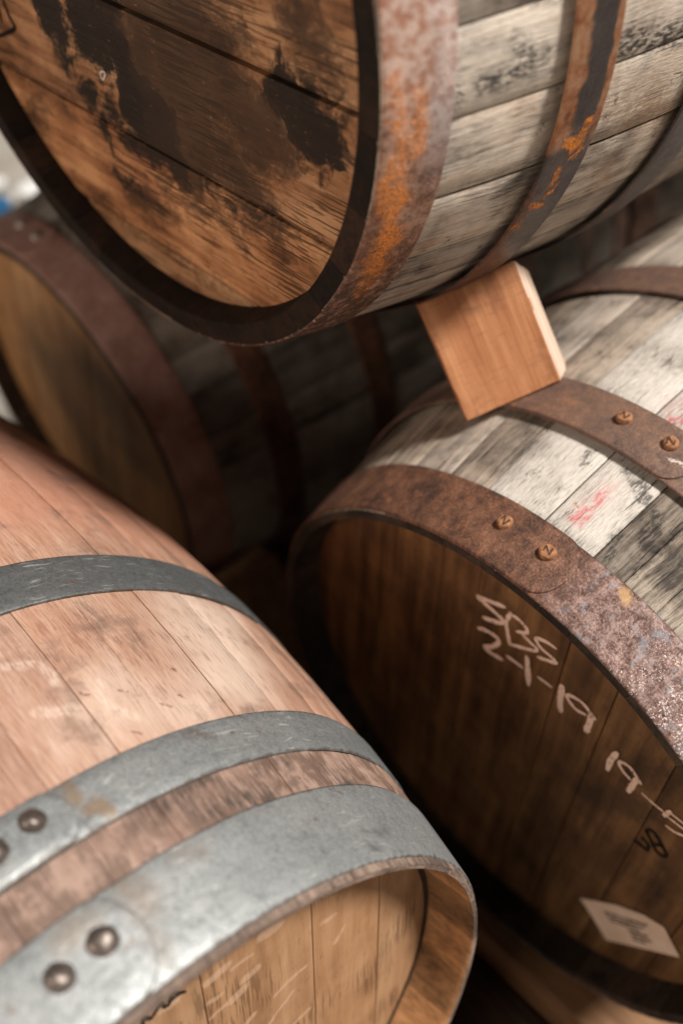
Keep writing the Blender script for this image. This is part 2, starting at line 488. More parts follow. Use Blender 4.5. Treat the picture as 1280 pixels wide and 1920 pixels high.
TAN = rad(90)
A_ANG = math.atan2(1.0, -0.11)          # boards run mostly across (local y), in local (x, y)
C_ANG = math.atan2(0.15, 1.0)
B_ANG = math.atan2(0.135, 1.0)
M['a_head'] = mat_head('stained_orange_brown_oak_head', [(0.34, (0.15, 0.066, 0.029)), (0.46, (0.37, 0.175, 0.080)), (0.60, (0.60, 0.335, 0.170))], A_ANG,
                       stains=[((0.010, 0.0075, 0.006), A_ST, 0.008, 0.97), ((0.040, 0.023, 0.014), A_ST2, 0.018, 0.88)], line=0.75, speck=0.55, seed=2.0)
M['c_head'] = mat_head('dark_brown_oak_head', [(0.32, (0.040, 0.018, 0.008)), (0.47, (0.11, 0.051, 0.020)), (0.64, (0.215, 0.106, 0.042))], C_ANG,
                       stains=[((0.03, 0.018, 0.012), [((.02, .09), (.06, .14), .02), ((.11, .125), (.125, .15), .014), ((.16, -.03), (.19, .0), .01)], 0.02, 0.6)],
                       line=0.25, speck=0.28, rough=0.55, seed=5.0)
M['d_head'] = mat_head('stained_brown_oak_head', [(0.30, (0.28, 0.13, 0.05)), (0.48, (0.54, 0.275, 0.115)), (0.66, (0.66, 0.37, 0.17))], rad(20),
                       stains=[((0.03, 0.02, 0.014), [((.05, -.10), (-.10, -.02), .05), ((.12, .05), (.0, .12), .05)], 0.05, 0.45)], line=0.3, seed=9.0)
BF = [((.1055, .0742), (.1029, .0886), .0024), ((.1029, .0886), (.1034, .0989), .0042), ((.0589, .1145), (.0604, .1278), .0016), ((.0604, .1278), (.0581, .1426), .0022),
      ((.0312, .1053), (.0366, .1158), .002), ((.0366, .1158), (.0421, .1292), .002), ((-.0026, .1221), (-.0029, .1362), .002), ((.1405, .1212), (.1359, .1339), .0045),
      ((.1458, .0792), (.1448, .0933), .0042), ((.1365, .0963), (.1321, .1110), .0018), ((.1233, .0761), (.1206, .0844), .0022), ((.1127, .1026), (.1109, .1108), .004),
      ((.09, .165), (.085, .175), .002), ((.02, .09), (.03, .10), .0025), ((.06, .09), (.062, .097), .003), ((.16, .05), (.158, .06), .003), ((.05, .17), (.06, .18), .002)]
M['b_head'] = mat_head('pale_flecked_oak_head', [(0.30, (0.27, 0.135, 0.062)), (0.48, (0.42, 0.225, 0.112)), (0.66, (0.53, 0.31, 0.17))], B_ANG,
                       stains=[((0.06, 0.035, 0.02), [((.155, .155), (.150, .185), .006), ((.135, .19), (.125, .195), .008)], 0.01, 0.6)],
                       line=0.5, speck=0.2, pale=((0.66, 0.45, 0.31), BF, 0.0016, 0.5), rough=0.6, seed=3.0)

RUST = [(0.36, (0.030, 0.017, 0.013)), (0.45, (0.090, 0.042, 0.027)), (0.53, (0.175, 0.080, 0.047)), (0.63, (0.29, 0.145, 0.090))]


def c1_extra(N, uv, c, ro, me, n1, n2, n3):
    u = N.sep(uv)[0]
    far = N.step(N.math('ADD', u, N.math('MULTIPLY', N.math('SUBTRACT', n1, 0.5), 0.05)), U(9), U(17))
    pc = N.ramp(N.math('ADD', N.math('MULTIPLY', n2, 0.6), N.math('MULTIPLY', n3, 0.4)),
                [(0.36, (0.055, 0.024, 0.019)), (0.47, (0.16, 0.090, 0.076)), (0.60, (0.30, 0.215, 0.195))])
    bluish = N.step(N.noise(N.vm('ADD', uv, (1.2, 8.8, 0)), 55, 5, 0.65), 0.56, 0.66)
    pc = N.mix(N.math('MULTIPLY', bluish, 0.75), pc, (0.25, 0.26, 0.29))
    c = N.mix(N.math('MULTIPLY', far, 0.75), c, pc)
    dens = N.step(N.math('ADD', u, N.math('MULTIPLY', N.math('SUBTRACT', n1, 0.5), 0.10)), U(15), U(40), 0.02, 0.36)
    vd, vc = N.voro(N.warp(uv, 300, 0.004), 520)
    sp = N.step(N.math('SUBTRACT', vd, dens), -0.06, 0.04, 1.0, 0.0)
    sp = N.math('MULTIPLY', sp, N.step(N.sep(vc)[0], 0.25, 0.35))
    sp = N.math('MULTIPLY', sp, N.step(N.noise(uv, 70, 4, 0.6), 0.40, 0.56))
    c = N.mix(N.math('MULTIPLY', sp, 0.85), c, (0.62, 0.54, 0.51))
    yl = N.segs(N.warp(uv, 120, 0.008), [((U(18.6), .044), (U(19.8), .040), .0035)], .003)
    c = N.mix(N.math('MULTIPLY', yl, 0.8), c, (0.42, 0.25, 0.10))
    return c, ro, me


def a1_extra(N, uv, c, ro, me, n1, n2, n3):
    sx = N.sep(uv)
    v = N.math('ADD', sx[1], N.math('MULTIPLY', N.math('SUBTRACT', n1, 0.5), 0.02))
    grey = N.math('MULTIPLY', N.step(v, 0.024, 0.034), N.step(sx[0], U(112), U(96)))
    c = N.mix(N.math('MULTIPLY', grey, 0.7), c, (0.38, 0.39, 0.42))
    top = N.step(sx[0], U(110), U(90))  # pinkish scale, lightened upward in place of missing side light
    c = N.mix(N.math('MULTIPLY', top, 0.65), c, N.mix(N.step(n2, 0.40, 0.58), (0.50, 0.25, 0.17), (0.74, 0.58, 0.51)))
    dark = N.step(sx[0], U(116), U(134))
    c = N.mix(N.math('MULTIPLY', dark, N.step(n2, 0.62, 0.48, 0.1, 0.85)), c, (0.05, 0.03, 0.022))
    return c, ro, me


def a2_extra(N, uv, c, ro, me, n1, n2, n3):
    sx = N.sep(uv)
    w = N.math('MULTIPLY', N.math('SUBTRACT', N.noise(uv, 60, 4), 0.5), 0.016)
    e1 = N.step(N.math('ADD', sx[1], w), 0.136, 0.131)
    e1 = N.math('MULTIPLY', e1, N.step(N.math('ADD', sx[0], N.math('MULTIPLY', w, 2)), U(112), U(108)))
    e2 = N.math('MULTIPLY', N.step(N.math('ADD', sx[1], N.math('MULTIPLY', w, 0.4)), 0.1515, 0.1535), N.step(sx[0], U(112), U(106)))
    e = N.math('MAXIMUM', e1, e2)
    tan = N.ramp(N.math('ADD', N.math('MULTIPLY', n1, 0.6), N.math('MULTIPLY', n2, 0.4)), [(0.38, (0.16, 0.055, 0.028)), (0.48, (0.33, 0.14, 0.065)), (0.60, (0.43, 0.25, 0.15))])
    c = N.mix(e, c, tan)
    ro = N.math('ADD', ro, N.math('MULTIPLY', e, 0.25), clamp=True)
    return c, ro, me


DARKIRON = [(0.33, (0.030, 0.024, 0.024)), (0.5, (0.055, 0.043, 0.042)), (0.68, (0.10, 0.075, 0.068))]
M['a_hoop1'] = mat_rust('rust_streaked_hoop_iron', [(0.36, (0.05, 0.024, 0.016)), (0.46, (0.16, 0.072, 0.045)), (0.53, (0.30, 0.155, 0.10)), (0.62, (0.44, 0.29, 0.235))], (0.58, 0.20, 0.05),
                        marks=[((0.90, 0.32, 0.07), [((U(100), .012), (U(108), .015), .004), ((U(108), .015), (U(114), .016), .006), ((U(114), .016), (U(123), .018), .008), ((U(123), .018), (U(131), .020), .006),
                                                     ((U(94), .006), (U(101), .010), .005), ((U(97), .022), (U(104), .024), .004), ((U(104), .006), (U(112), .008), .004), ((U(90), .038), (U(97), .040), .004)], 0.006, 1.0, 0.30),
                               ((0.40, 0.19, 0.05), [((U(127), .038), (U(137), .036), .006), ((U(132), .02), (U(142), .03), .006)], 0.006, 0.8, 0.42)], extra=a1_extra)
M['a_hoop2'] = mat_rust('dark_hoop_iron_with_orange_rust_scabs', DARKIRON, (0.16, 0.085, 0.05), metal=0.55, rough=(0.42, 0.30),
                        marks=[((0.80, 0.27, 0.04), [((U(107.6), .143), (U(107.2), .147), .0035), ((U(109), .137), (U(109.2), .142), .005), ((U(108.6), .146), (U(109.4), .145), .003), ((U(110.6), .151), (U(111.4), .150), .003),
                                                      ((U(112.5), .137), (U(115), .136), .0022), ((U(116.2), .1425), (U(117), .142), .0026), ((U(118.5), .131), (U(119), .138), .004), ((U(121), .128), (U(122.5), .127), .003)], 0.0026, 1.0, 0.24),
                               ((0.26, 0.10, 0.05), [((U(116), .123), (U(140), .124), .006), ((U(130), .13), (U(150), .13), .006)], 0.006, 0.7, 0.40)], extra=a2_extra)
M['a_hoop3'] = mat_rust('dark_hoop_iron', DARKIRON, (0.30, 0.15, 0.07), metal=0.4, rough=(0.5, 0.4))
M['c_hoop1'] = mat_rust('brown_and_purple_rusted_hoop_iron', RUST, (0.36, 0.13, 0.07), extra=c1_extra)
M['c_hoop2'] = mat_rust('orange_flecked_rusted_hoop_iron', [(0.33, (0.06, 0.04, 0.034)), (0.45, (0.14, 0.085, 0.065)), (0.56, (0.22, 0.125, 0.085)), (0.68, (0.31, 0.195, 0.145))], (0.46, 0.18, 0.06),
                        marks=[((0.72, 0.60, 0.52), [((U(10.6), .142), (U(11.4), .141), .0028)], 0.0012, 0.9, 0.2)])
M['d_hoop'] = mat_rust('lit_purple_brown_hoop_iron', [(0.33, (0.27, 0.12, 0.09)), (0.5, (0.52, 0.29, 0.235)), (0.68, (0.70, 0.47, 0.41))], (0.33, 0.15, 0.11), metal=0.35, rough=(0.6, 0.4))  # base paled to stand in for sunlight on the rear end hoop
M['d_hoop2'] = mat_rust('dark_red_brown_hoop_iron', RUST, (0.26, 0.10, 0.07))
BROWNST = (0.30, 0.22, 0.16)
M['b_hoop1'] = mat_galv('lit_zinc_hoop', 0.0, light=0.92, z=(0.0, 0.0543), marks=[(BROWNST, [((U(12.6), .050), (U(13.3), .030), .003), ((U(13.3), .052), (U(14.4), .038), .008), ((U(13), .028), (U(12.4), .006), .002), ((U(6), .045), (U(8.5), .043), .006),
                                                                     ((U(20), .05), (U(22), .046), .002)], 0.008, 0.55),
                                                                    ((0.16, 0.16, 0.165), [((U(44.5), .022), (U(48), .018), .002), ((U(48), .018), (U(49.5), .020), .002), ((U(44), .012), (U(46), .010), .003)], 0.004, 0.7)])
M['b_hoop2'] = mat_galv('half_lit_zinc_hoop', 2.3, light=0.74, z=(0.0832, 0.1171), marks=[((0.30, 0.19, 0.10), [((U(14.2), .116), (U(14.6), .104), .003), ((U(15.6), .096), (U(16.6), .088), .004)], 0.004, 0.75),
                                                                 ((0.13, 0.09, 0.07), [((U(30), .112), (U(32), .108), .003), ((U(37), .117), (U(39), .115), .002)], 0.004, 0.6)])
M['b_hoop3'] = mat_galv('shaded_zinc_hoop', 5.1, light=0.40, z=(0.243, 0.2855))  # one zinc at three lightnesses, standing in for highlight and shade
M['rivet_rust'] = mat_plain('rusty_rivet_iron', (0.17, 0.07, 0.032), (0.46, 0.22, 0.105), 0.8, 0.1, 300, 0.3)
M['rivet_stamp'] = mat_plain('dark_stamped_letter', (0.05, 0.022, 0.012), (0.10, 0.045, 0.025), 0.85, 0, 300)
M['rivet_steel'] = mat_plain('grey_brown_rivet_steel', (0.10, 0.08, 0.07), (0.24, 0.20, 0.175), 0.42, 0.7, 160, 0.15)
M['rivet_pale'] = mat_plain('pale_pitted_rivet', (0.30, 0.24, 0.22), (0.55, 0.48, 0.45), 0.5, 0.4, 160)
M['chalk'] = mat_chalk('warm_lit_chalk', (0.84, 0.59, 0.47))  # warm bounced light is put into the chalk colour
M['ink'] = mat_chalk('black_stencil_ink', (0.018, 0.015, 0.013))
M['white_paint'] = mat_chalk('white_paint_dot', (0.75, 0.72, 0.68))
M['print'] = mat_chalk('smudged_grey_print', (0.09, 0.068, 0.055))
M['paper'] = mat_plain('cream_paper', (0.66, 0.48, 0.37), (0.78, 0.60, 0.48), 0.8, 0, 40, 0.05)


# ------------------------------------------------------------------ mesh helpers
def mesh_obj(name, verts, faces, mats, parent=None, uvs=None, fmat=None, smooth=False, color=None):
    me = bpy.data.meshes.new(name)
    me.from_pydata(verts, [], faces)
    for m in mats:
        me.materials.append(m)
    if uvs is not None:
        lay = me.uv_layers.new(name='UVMap')
        for lp in me.loops:
            lay.data[lp.index].uv = uvs[lp.vertex_index]
    if fmat:
        for pl, mi in zip(me.polygons, fmat):
            pl.material_index = mi
    if smooth:
        for i, pl in enumerate(me.polygons):
            pl.use_smooth = True if smooth is True else bool(smooth[i])
    bm = bmesh.new()
    bm.from_mesh(me)
    bmesh.ops.recalc_face_normals(bm, faces=bm.faces)
    bm.to_mesh(me)
    bm.free()
    o = bpy.data.objects.new(name, me)
    COL.objects.link(o)
    if parent is not None:
        o.parent = parent
    if color is not None:
        o.color = color
    return o


def tag(o, label, cat, group=None):
    o['label'] = label
    o['category'] = cat
    if group:
        o['group'] = group
    return o


L = 0.89


class Barrel:
    def __init__(self, name, P, R, r0, rb, te, hd, lip=0.001):
        self.r0, self.rb, self.te, self.hd, self.lip = r0, rb, te, hd, lip
        e = bpy.data.objects.new(name, None)
        COL.objects.link(e)
        e.empty_display_size = 0.1
        m = Matrix(R).to_4x4()
        m.translation = Vector(P)
        e.matrix_world = m
        self.e = e

    def prof(self, z):
        return self.rb - (self.rb - self.r0) * ((z - L / 2) / (L / 2)) ** 2

    def rin(self, z):
        """inner radius of the staves near the open end, and beyond the heads"""
        zz = min(z, L - z)
        if zz < self.hd + 0.012:
            k = max(0.0, min(1.0, (zz + self.lip) / (self.hd + self.lip)))
            return self.r0 - self.te - 0.004 * k
        return self.prof(z) - 0.027

    def staves(self, anchors, tint, mats, lo=8.5, hi=13.5, seam=0.0011):
        a = sorted(x % 360 for x in anchors)
        edges = []
        for i, x in enumerate(a):
            nx = a[(i + 1) % len(a)] + (360 if i == len(a) - 1 else 0)
            edges.append(x)
            gap = nx - x
            if gap > hi + 4:
                k = max(2, round(gap / random.uniform(lo + 1, hi - 1)))
                w = [random.uniform(0.75, 1.25) for _ in range(k)]
                sw = sum(w)
                acc = x
                for j in range(k - 1):
                    acc += gap * w[j] / sw
                    edges.append(acc)
        edges.sort()
        zs = [-self.lip, 0.0015, self.hd * 0.5, self.hd, self.hd + 0.013, self.hd + 0.02] + [0.09 + i * 0.05 for i in range(15)] + [L - 0.05, L - self.hd - 0.013, L - self.hd, L + self.lip]
        zs = sorted(zs)
        for i, t0 in enumerate(edges):
            t1 = edges[(i + 1) % len(edges)]
            if t1 <= t0:
                t1 += 360
            g = 0.045 if seam > 0.0008 else 0.012
            ee = 0.30 if seam > 0.0008 else 0.12
            ths = [t0 + g, t0 + g + ee]
            nm = max(2, int((t1 - t0) / 2.6))
            ths += [t0 + g + ee + (t1 - t0 - 2 * g - 2 * ee) * k / nm for k in range(1, nm)]
            ths += [t1 - g - ee, t1 - g]
            n = len(ths)
            dr = random.uniform(-0.0006, 0.0008)
            V, F, UV, FM, SM = [], [], [], [], []
            for z in zs:
                for k, th in enumerate(ths):
                    r = self.prof(z) + dr - (seam if k in (0, n - 1) else 0)
                    V.append((r * math.cos(rad(th)), r * math.sin(rad(th)), z))
                    ts = th - 360 if th > 200 else th
                    UV.append((rad(ts) * RU, z))
            nz = len(zs)
            base = len(V)
            for z in zs:
                for k, th in enumerate(ths):
                    r = self.rin(z)
                    V.append((r * math.cos(rad(th)), r * math.sin(rad(th)), z))
                    ts = th - 360 if th > 200 else th
                    UV.append((rad(ts) * RU, z + 0.03))
            for j in range(nz - 1):
                for k in range(n - 1):
                    a0 = j * n + k
                    F.append((a0, a0 + 1, a0 + n + 1, a0 + n)); FM.append(0 if zs[j] > -0.002 else len(mats) - 1); SM.append(1)
                    F.append((base + a0, base + a0 + n, base + a0 + n + 1, base + a0 + 1)); FM.append(1); SM.append(1)
                for k in (0, n - 1):
                    a0 = j * n + k
                    F.append((a0, a0 + n, base + a0 + n, base + a0)); FM.append(1); SM.append(0)
            for j in (0, nz - 1):
                for k in range(n - 1):
                    a0 = j * n + k
                    F.append((a0, a0 + 1, base + a0 + 1, base + a0)); FM.append(len(mats) - 1); SM.append(0)
            mesh_obj('stave', V, F, mats, self.e, UV, FM, SM, tint(((t0 + t1) / 2 + 180) % 360 - 180))

    def head(self, ang, seams, mat, tint, far=False, gap=0.0005):
        """boards of a head: strips along direction ang, cut to the circle"""
        rh = self.rin(self.hd) + 0.004
        z0 = self.hd if not far else L - self.hd
        thick = 0.02 if not far else -0.02
        d = Vector((math.cos(ang), math.sin(ang)))
        nrm = Vector((-d.y, d.x))
        s = [-rh + 0.0005] + sorted(seams) + [rh - 0.0005]
        for a, b in zip(s[:-1], s[1:]):
            a2, b2 = a + gap, b - gap

            def outline(lo, hi, rr):
                pts = []
                n = 10
                for k in range(n + 1):
                    q = lo + (hi - lo) * k / n
                    x = math.sqrt(max(rr * rr - q * q, 1e-8))
                    pts.append((x, q))
                for k in range(n, -1, -1):
                    q = lo + (hi - lo) * k / n
                    x = -math.sqrt(max(rr * rr - q * q, 1e-8))
                    pts.append((x, q))
                return [d * x + nrm * q for x, q in pts]
            dz = random.uniform(-0.0004, 0.0012) * gap / 0.0005 * (1 if not far else -1)
            sg = 1 if not far else -1
            o1 = outline(a2 + gap * 2.6, b2 - gap * 2.6, rh)
            o2 = outline(a2, b2, rh)
            n = len(o1)
            V = [(p.x, p.y, z0 + dz) for p in o1] + [(p.x, p.y, z0 + dz + sg * 0.0010) for p in o2] + [(p.x, p.y, z0 + thick) for p in o2]
            UV = [(p[0], p[1]) for p in V]
            F = [tuple(range(n)), tuple(range(3 * n - 1, 2 * n - 1, -1))]
            for r in (0, n):
                for k in range(n):
                    k2 = (k + 1) % n
                    F.append((r + k, r + k2, r + n + k2, r + n + k))
            mesh_obj('head_board', V, F, [mat], self.e, UV, None, False, tint())

    def hoop(self, z0, z1, mat, end, rivets=(), rivet_kind=None, lift=0.0006, th=0.0017, overlap=34, label=None):
        """one strip of iron wound round the barrel, its rounded end lapping over its own start"""
        w = z1 - z0
        rl = w * 0.42
        ths = []
        t = end - 360 - overlap
        while t < end - 8:
            ths.append(t)
            t += 3.0
        t = end - 8
        while t < end - 0.01:
            ths.append(t)
            t += 0.35 if end - t < 5.5 else 0.8
        ths.append(end)
        cr = [0.0, 0.03, 0.25, 0.5, 0.75, 0.97, 1.0]
        V, F, UV, SM = [], [], [], []
        R0 = self.prof((z0 + z1) / 2)
        nc = len(cr)
        for th_ in ths:
            a = rad(end - th_) * R0
            k = 1.0
            if a < rl:
                q = 1 - a / rl
                k = math.sqrt(max(1 - q ** 2.4, 0.0)) * 0.985 + 0.015
            frac = (th_ - (end - 360 - overlap)) / (360 + overlap)
            offs = lift + th * 1.08 * max(0.0, min(1.0, (frac * (360 + overlap) - 330) / 30.0)) if True else 0
            wob = 0.00035 * math.sin(rad(th_) * 5 + z0 * 40) + 0.0002 * math.sin(rad(th_) * 13 + 2)
            for c in cr:
                cc = 0.5 + (c - 0.5) * k
                z = z0 + w * cc + 0.0006 * math.sin(rad(th_) * 3 + z1 * 90)
                edge = 0.0005 if c in (0.0, 1.0) else 0
                r = self.prof(z) + offs + th + wob - edge
                V.append((r * math.cos(rad(th_)), r * math.sin(rad(th_)), z))
                UV.append((rad((th_ + 180) % 360 - 180) * RU, z))
        ns = len(ths)
        base = len(V)
        for i, th_ in enumerate(ths):
            for j, c in enumerate(cr):
                x, y, z = V[i * nc + j]
                rr = math.hypot(x, y)
                r = rr - th + (0.0005 if c in (0.0, 1.0) else 0)
                V.append((x * r / rr, y * r / rr, z))
                UV.append(UV[i * nc + j])
        for i in range(ns - 1):
            for j in range(nc - 1):
                a0 = i * nc + j
                F.append((a0, a0 + 1, a0 + nc + 1, a0 + nc)); SM.append(1)
                F.append((base + a0, base + a0 + nc, base + a0 + nc + 1, base + a0 + 1)); SM.append(1)
            for j in (0, nc - 1):
                a0 = i * nc + j
                F.append((a0, a0 + nc, base + a0 + nc, base + a0)); SM.append(0)
        for i in (0, ns - 1):
            for j in range(nc - 1):
                a0 = i * nc + j
                F.append((a0, a0 + 1, base + a0 + 1, base + a0)); SM.append(0)
        o = mesh_obj('hoop', V, F, [mat], self.e, UV, None, SM)
        if label:
            o['label'] = label
        for (tr, zr) in rivets:
            r = self.prof(zr) + lift + th * 2.05
            self.rivet(o, tr, zr, r, rivet_kind)
        return o

    def rivet(self, parent, tr, zr, r, kind):
        slope = (self.prof(zr + 0.01) - self.prof(zr - 0.01)) / 0.02
        c, s = math.cos(rad(tr)), math.sin(rad(tr))
        er, et, ez = Vector((c, s, 0)), Vector((-s, c, 0)), Vector((0, 0, 1))
        nn = (er - ez * slope).normalized()
        za = (ez + er * slope).normalized()
        o = er * r + ez * zr - nn * 0.0008
        V, F, FM, SM = [], [], [], []
        N_ = 20
        nn = (nn + et * random.uniform(-0.07, 0.07) + za * random.uniform(-0.07, 0.07)).normalized()
        sz = random.uniform(0.92, 1.06)
        if kind == 'flat':
            rg = [(0.0061, 0), (0.0060, 0.0036), (0.0055, 0.0047), (0.0038, 0.0050), (0.0, 0.0049)]
        else:
            rg = [(0.0078, 0), (0.0076, 0.0016), (0.0066, 0.0038), (0.0046, 0.0056), (0.0022, 0.0064), (0.0, 0.0066)]
        for q, (rr, h) in enumerate(rg[:-1]):
            for k in range(N_):
                a = 2 * math.pi * k / N_
                j = 1 + 0.05 * math.sin(a * 2 + tr) + 0.03 * math.sin(a * 5 + zr * 300 + tr)
                rr2 = rr * sz * j
                p = o + et * math.cos(a) * rr2 + za * math.sin(a) * rr2 + nn * h * (1 + 0.10 * math.sin(a + tr * 3))
                V.append(tuple(p))
        V.append(tuple(o + nn * rg[-1][1]))
        for q in range(len(rg) - 2):
            for k in range(N_):
                k2 = (k + 1) % N_
                F.append((q * N_ + k, q * N_ + k2, (q + 1) * N_ + k2, (q + 1) * N_ + k)); FM.append(0); SM.append(1)
        t0 = (len(rg) - 2) * N_
        for k in range(N_):
            F.append((t0 + k, t0 + (k + 1) % N_, len(V) - 1)); FM.append(0); SM.append(1)
        mats = [M['rivet_rust'], M['rivet_stamp']] if kind == 'flat' else [M['rivet_steel'] if kind == 'dome' else M['rivet_pale']]
        if kind == 'flat':                                    # stamped N
            b0 = rad(random.uniform(-25, 25))
            ex = et * math.cos(b0) + za * math.sin(b0)
            ey = za * math.cos(b0) - et * math.sin(b0)
            for (x0, y0, x1, y1) in ((-0.0026, -0.003, -0.0026, 0.003), (-0.0026, 0.003, 0.0026, -0.003), (0.0026, -0.003, 0.0026, 0.003)):
                dx, dy = x1 - x0, y1 - y0
                l = math.hypot(dx, dy)
                px, py = -dy / l * 0.00055, dx / l * 0.00055
                b = len(V)
                for (x, y) in ((x0 + px, y0 + py), (x0 - px, y0 - py), (x1 - px, y1 - py), (x1 + px, y1 + py)):
                    V.append(tuple(o + ex * x + ey * y + nn * 0.00535))
                for k in range(4):
                    V.append(tuple(Vector(V[b + k]) - nn * 0.0008))
                F.append((b, b + 1, b + 2, b + 3)); FM.append(1); SM.append(0)
                for k in range(4):
                    F.append((b + k, b + (k + 1) % 4, b + 4 + (k + 1) % 4, b + 4 + k)); FM.append(1); SM.append(0)
        UV = [(v[0] + v[1], v[2]) for v in V]
        return mesh_obj('rivet', V, F, mats, parent, UV, FM, SM)

    def ribbons(self, name, lines, widths, mat, label=None, raise_=0.0009):
        """hand-drawn strokes lying on the head boards"""
        V, F = [], []
        z = self.hd - raise_
        for ln, w in zip(lines, widths):
            pts = [Vector(p) for p in ln]
            if len(pts) > 2:                                  # smooth the stroke
                q = [pts[0] * 2 - pts[1]] + pts + [pts[-1] * 2 - pts[-2]]
                sm = []
                for i in range(1, len(q) - 2):
                    for k in range(5):
                        t = k / 5
                        sm.append(0.5 * ((2 * q[i]) + (q[i + 1] - q[i - 1]) * t + (2 * q[i - 1] - 5 * q[i] + 4 * q[i + 1] - q[i + 2]) * t * t
                                         + (3 * q[i] - q[i - 1] - 3 * q[i + 1] + q[i + 2]) * t ** 3))
                sm.append(pts[-1])
                pts = sm
            else:
                a, b_ = pts
                pts = [a + (b_ - a) * k / 6 for k in range(7)]
            n = len(pts)
            b = len(V)
            for i, p in enumerate(pts):
                t = (pts[min(i + 1, n - 1)] - pts[max(i - 1, 0)])
                if t.length < 1e-6:
                    t = Vector((1, 0))
                t.normalize()
                nn = Vector((-t.y, t.x))
                e = min(i, n - 1 - i)
                ww = w * (0.55 if e == 0 else 1.0) * random.uniform(0.82, 1.15)
                ext = -t * w * 0.4 if i == 0 else (t * w * 0.4 if i == n - 1 else Vector((0, 0)))
                for sgn in (-0.5, 0.5):
                    u = p + nn * ww * sgn + ext
                    V.append((u.x, u.y, z))
            for i in range(n - 1):
                F.append((b + 2 * i, b + 2 * i + 1, b + 2 * i + 3, b + 2 * i + 2))
        o = mesh_obj(name, V, F, [mat], self.e)
        if label:
            o['label'] = label
        return o


# ------------------------------------------------------------------ the ground and the timber rails
def concrete():
    N = NT('pale_dusty_concrete')
    v = N.n('ShaderNodeTexCoord').outputs['Object']
    n1 = N.noise(v, 3.0, 8, 0.6)
    n2 = N.noise(v, 60, 5, 0.7)
    t = N.math('ADD', N.math('MULTIPLY', n1, 0.6), N.math('MULTIPLY', n2, 0.4))
    c = N.ramp(t, [(0.35, (0.20, 0.165, 0.13)), (0.5, (0.33, 0.30, 0.26)), (0.65, (0.45, 0.425, 0.385))])
    return N.finish(c, 0.85, 0, N.bump(n2, 0.3, 0.003))


g = mesh_obj('ground', [(-30, -30, 0), (30, -30, 0), (30, 30, 0), (-30, 30, 0)], [(0, 1, 2, 3)], [concrete()])
g['kind'] = 'structure'


def mat_lumber(name, c0, c1, c2, axis=1, seed=0.0):
    N = NT(name)
    v = N.n('ShaderNodeTexCoord').outputs['Object']
    sc = [40, 40, 40]
    sc[axis] = 2.5
    p = N.mapv(N.warp(v, 8, 0.02), tuple(sc), (seed, seed, seed))
    g1 = N.noise(p, 1, 5, 0.6)
    g2 = N.noise(p, 4, 4, 0.6)
    t = N.math('ADD', N.math('MULTIPLY', g1, 0.65), N.math('MULTIPLY', g2, 0.35))
    c = N.ramp(t, [(0.34, c0), (0.5, c1), (0.66, c2)])
    return N.finish(c, 0.65, 0, N.bump(g2, 0.25, 0.001), 0.35)


M['rail'] = mat_lumber('brown_rail_timber', (0.13, 0.065, 0.03), (0.22, 0.115, 0.055), (0.30, 0.17, 0.085), 1)
M['plank'] = mat_lumber('shade_dark_plank_wood', (0.035, 0.022, 0.014), (0.075, 0.046, 0.029), (0.13, 0.082, 0.052), 1, 3.0)
M['rail_x'] = mat_lumber('brown_rail_timber_cross', (0.17, 0.09, 0.045), (0.30, 0.17, 0.085), (0.40, 0.25, 0.14), 0)


def beam(name, lo, hi, mat, label, cat, bev=0.004, group=None):
    bm = bmesh.new()
    bmesh.ops.create_cube(bm, size=1.0)
    for v in bm.verts:
        v.co = Vector([lo[i] + (v.co[i] + 0.5) * (hi[i] - lo[i]) for i in range(3)])
    bmesh.ops.bevel(bm, geom=list(bm.edges), offset=bev, segments=2, profile=0.6, affect='EDGES')
    c = Vector([(a + b) / 2 for a, b in zip(lo, hi)])
    c.z = lo[2]
    for v in bm.verts:
        v.co -= c
    me = bpy.data.meshes.new(name)
    bm.to_mesh(me)
    bm.free()
    me.materials.append(mat)
    o = bpy.data.objects.new(name, me)
    o.location = c
    COL.objects.link(o)
    return tag(o, label, cat, group)


beam('timber_rail', (0.352, -0.45, 0), (0.452, 1.9, 0.086), M['rail'], 'brown timber rail on the ground under the heads of the chalk-marked barrel', 'rail')
beam('floor_plank', (0.06, -0.45, 0), (0.348, 0.385, 0.022), M['plank'], 'dark plank added to deepen the ground beside the timber rail', 'plank')  # added plank, dark to stand in for shaded ground
beam('timber_rail', (1.12, -0.45, 0), (1.22, 1.9, 0.086), M['rail'], 'timber rail on the ground under the far ends of the stacked barrels', 'rail')
beam('timber_rail', (-0.60, 0.40, 0), (0.335, 0.49, 0.10), M['rail_x'], 'timber rail under the head end of the pinkish barrel', 'rail')
beam('timber_rail', (-0.60, 0.90, 0), (0.335, 0.99, 0.10), M['rail_x'], 'timber rail under the rear end of the pinkish barrel', 'rail')


# ------------------------------------------------------------------ barrels
def rnd_tint(lo, hi, warm=0.06, alpha=1.0):
    def f(th=None):
        k = random.uniform(lo, hi)
        w = random.uniform(-warm, warm)
        return (k * (1 + w), k, k * (1 - w), alpha)
    return f


# ---- upper barrel
A = Barrel('wooden_barrel', (0.3523, 0.6545, 0.9917),
           ((-0.004568, 0.017283, 0.99984), (-0.000079, -0.999851, 0.017283), (0.99999, 0.0, 0.004569)), 0.271, 0.3243, 0.0165, 0.021)
tag(A.e, 'weathered grey barrel on top of the pile with black-stained orange-brown head', 'barrel', 'barrels stacked in a pile')


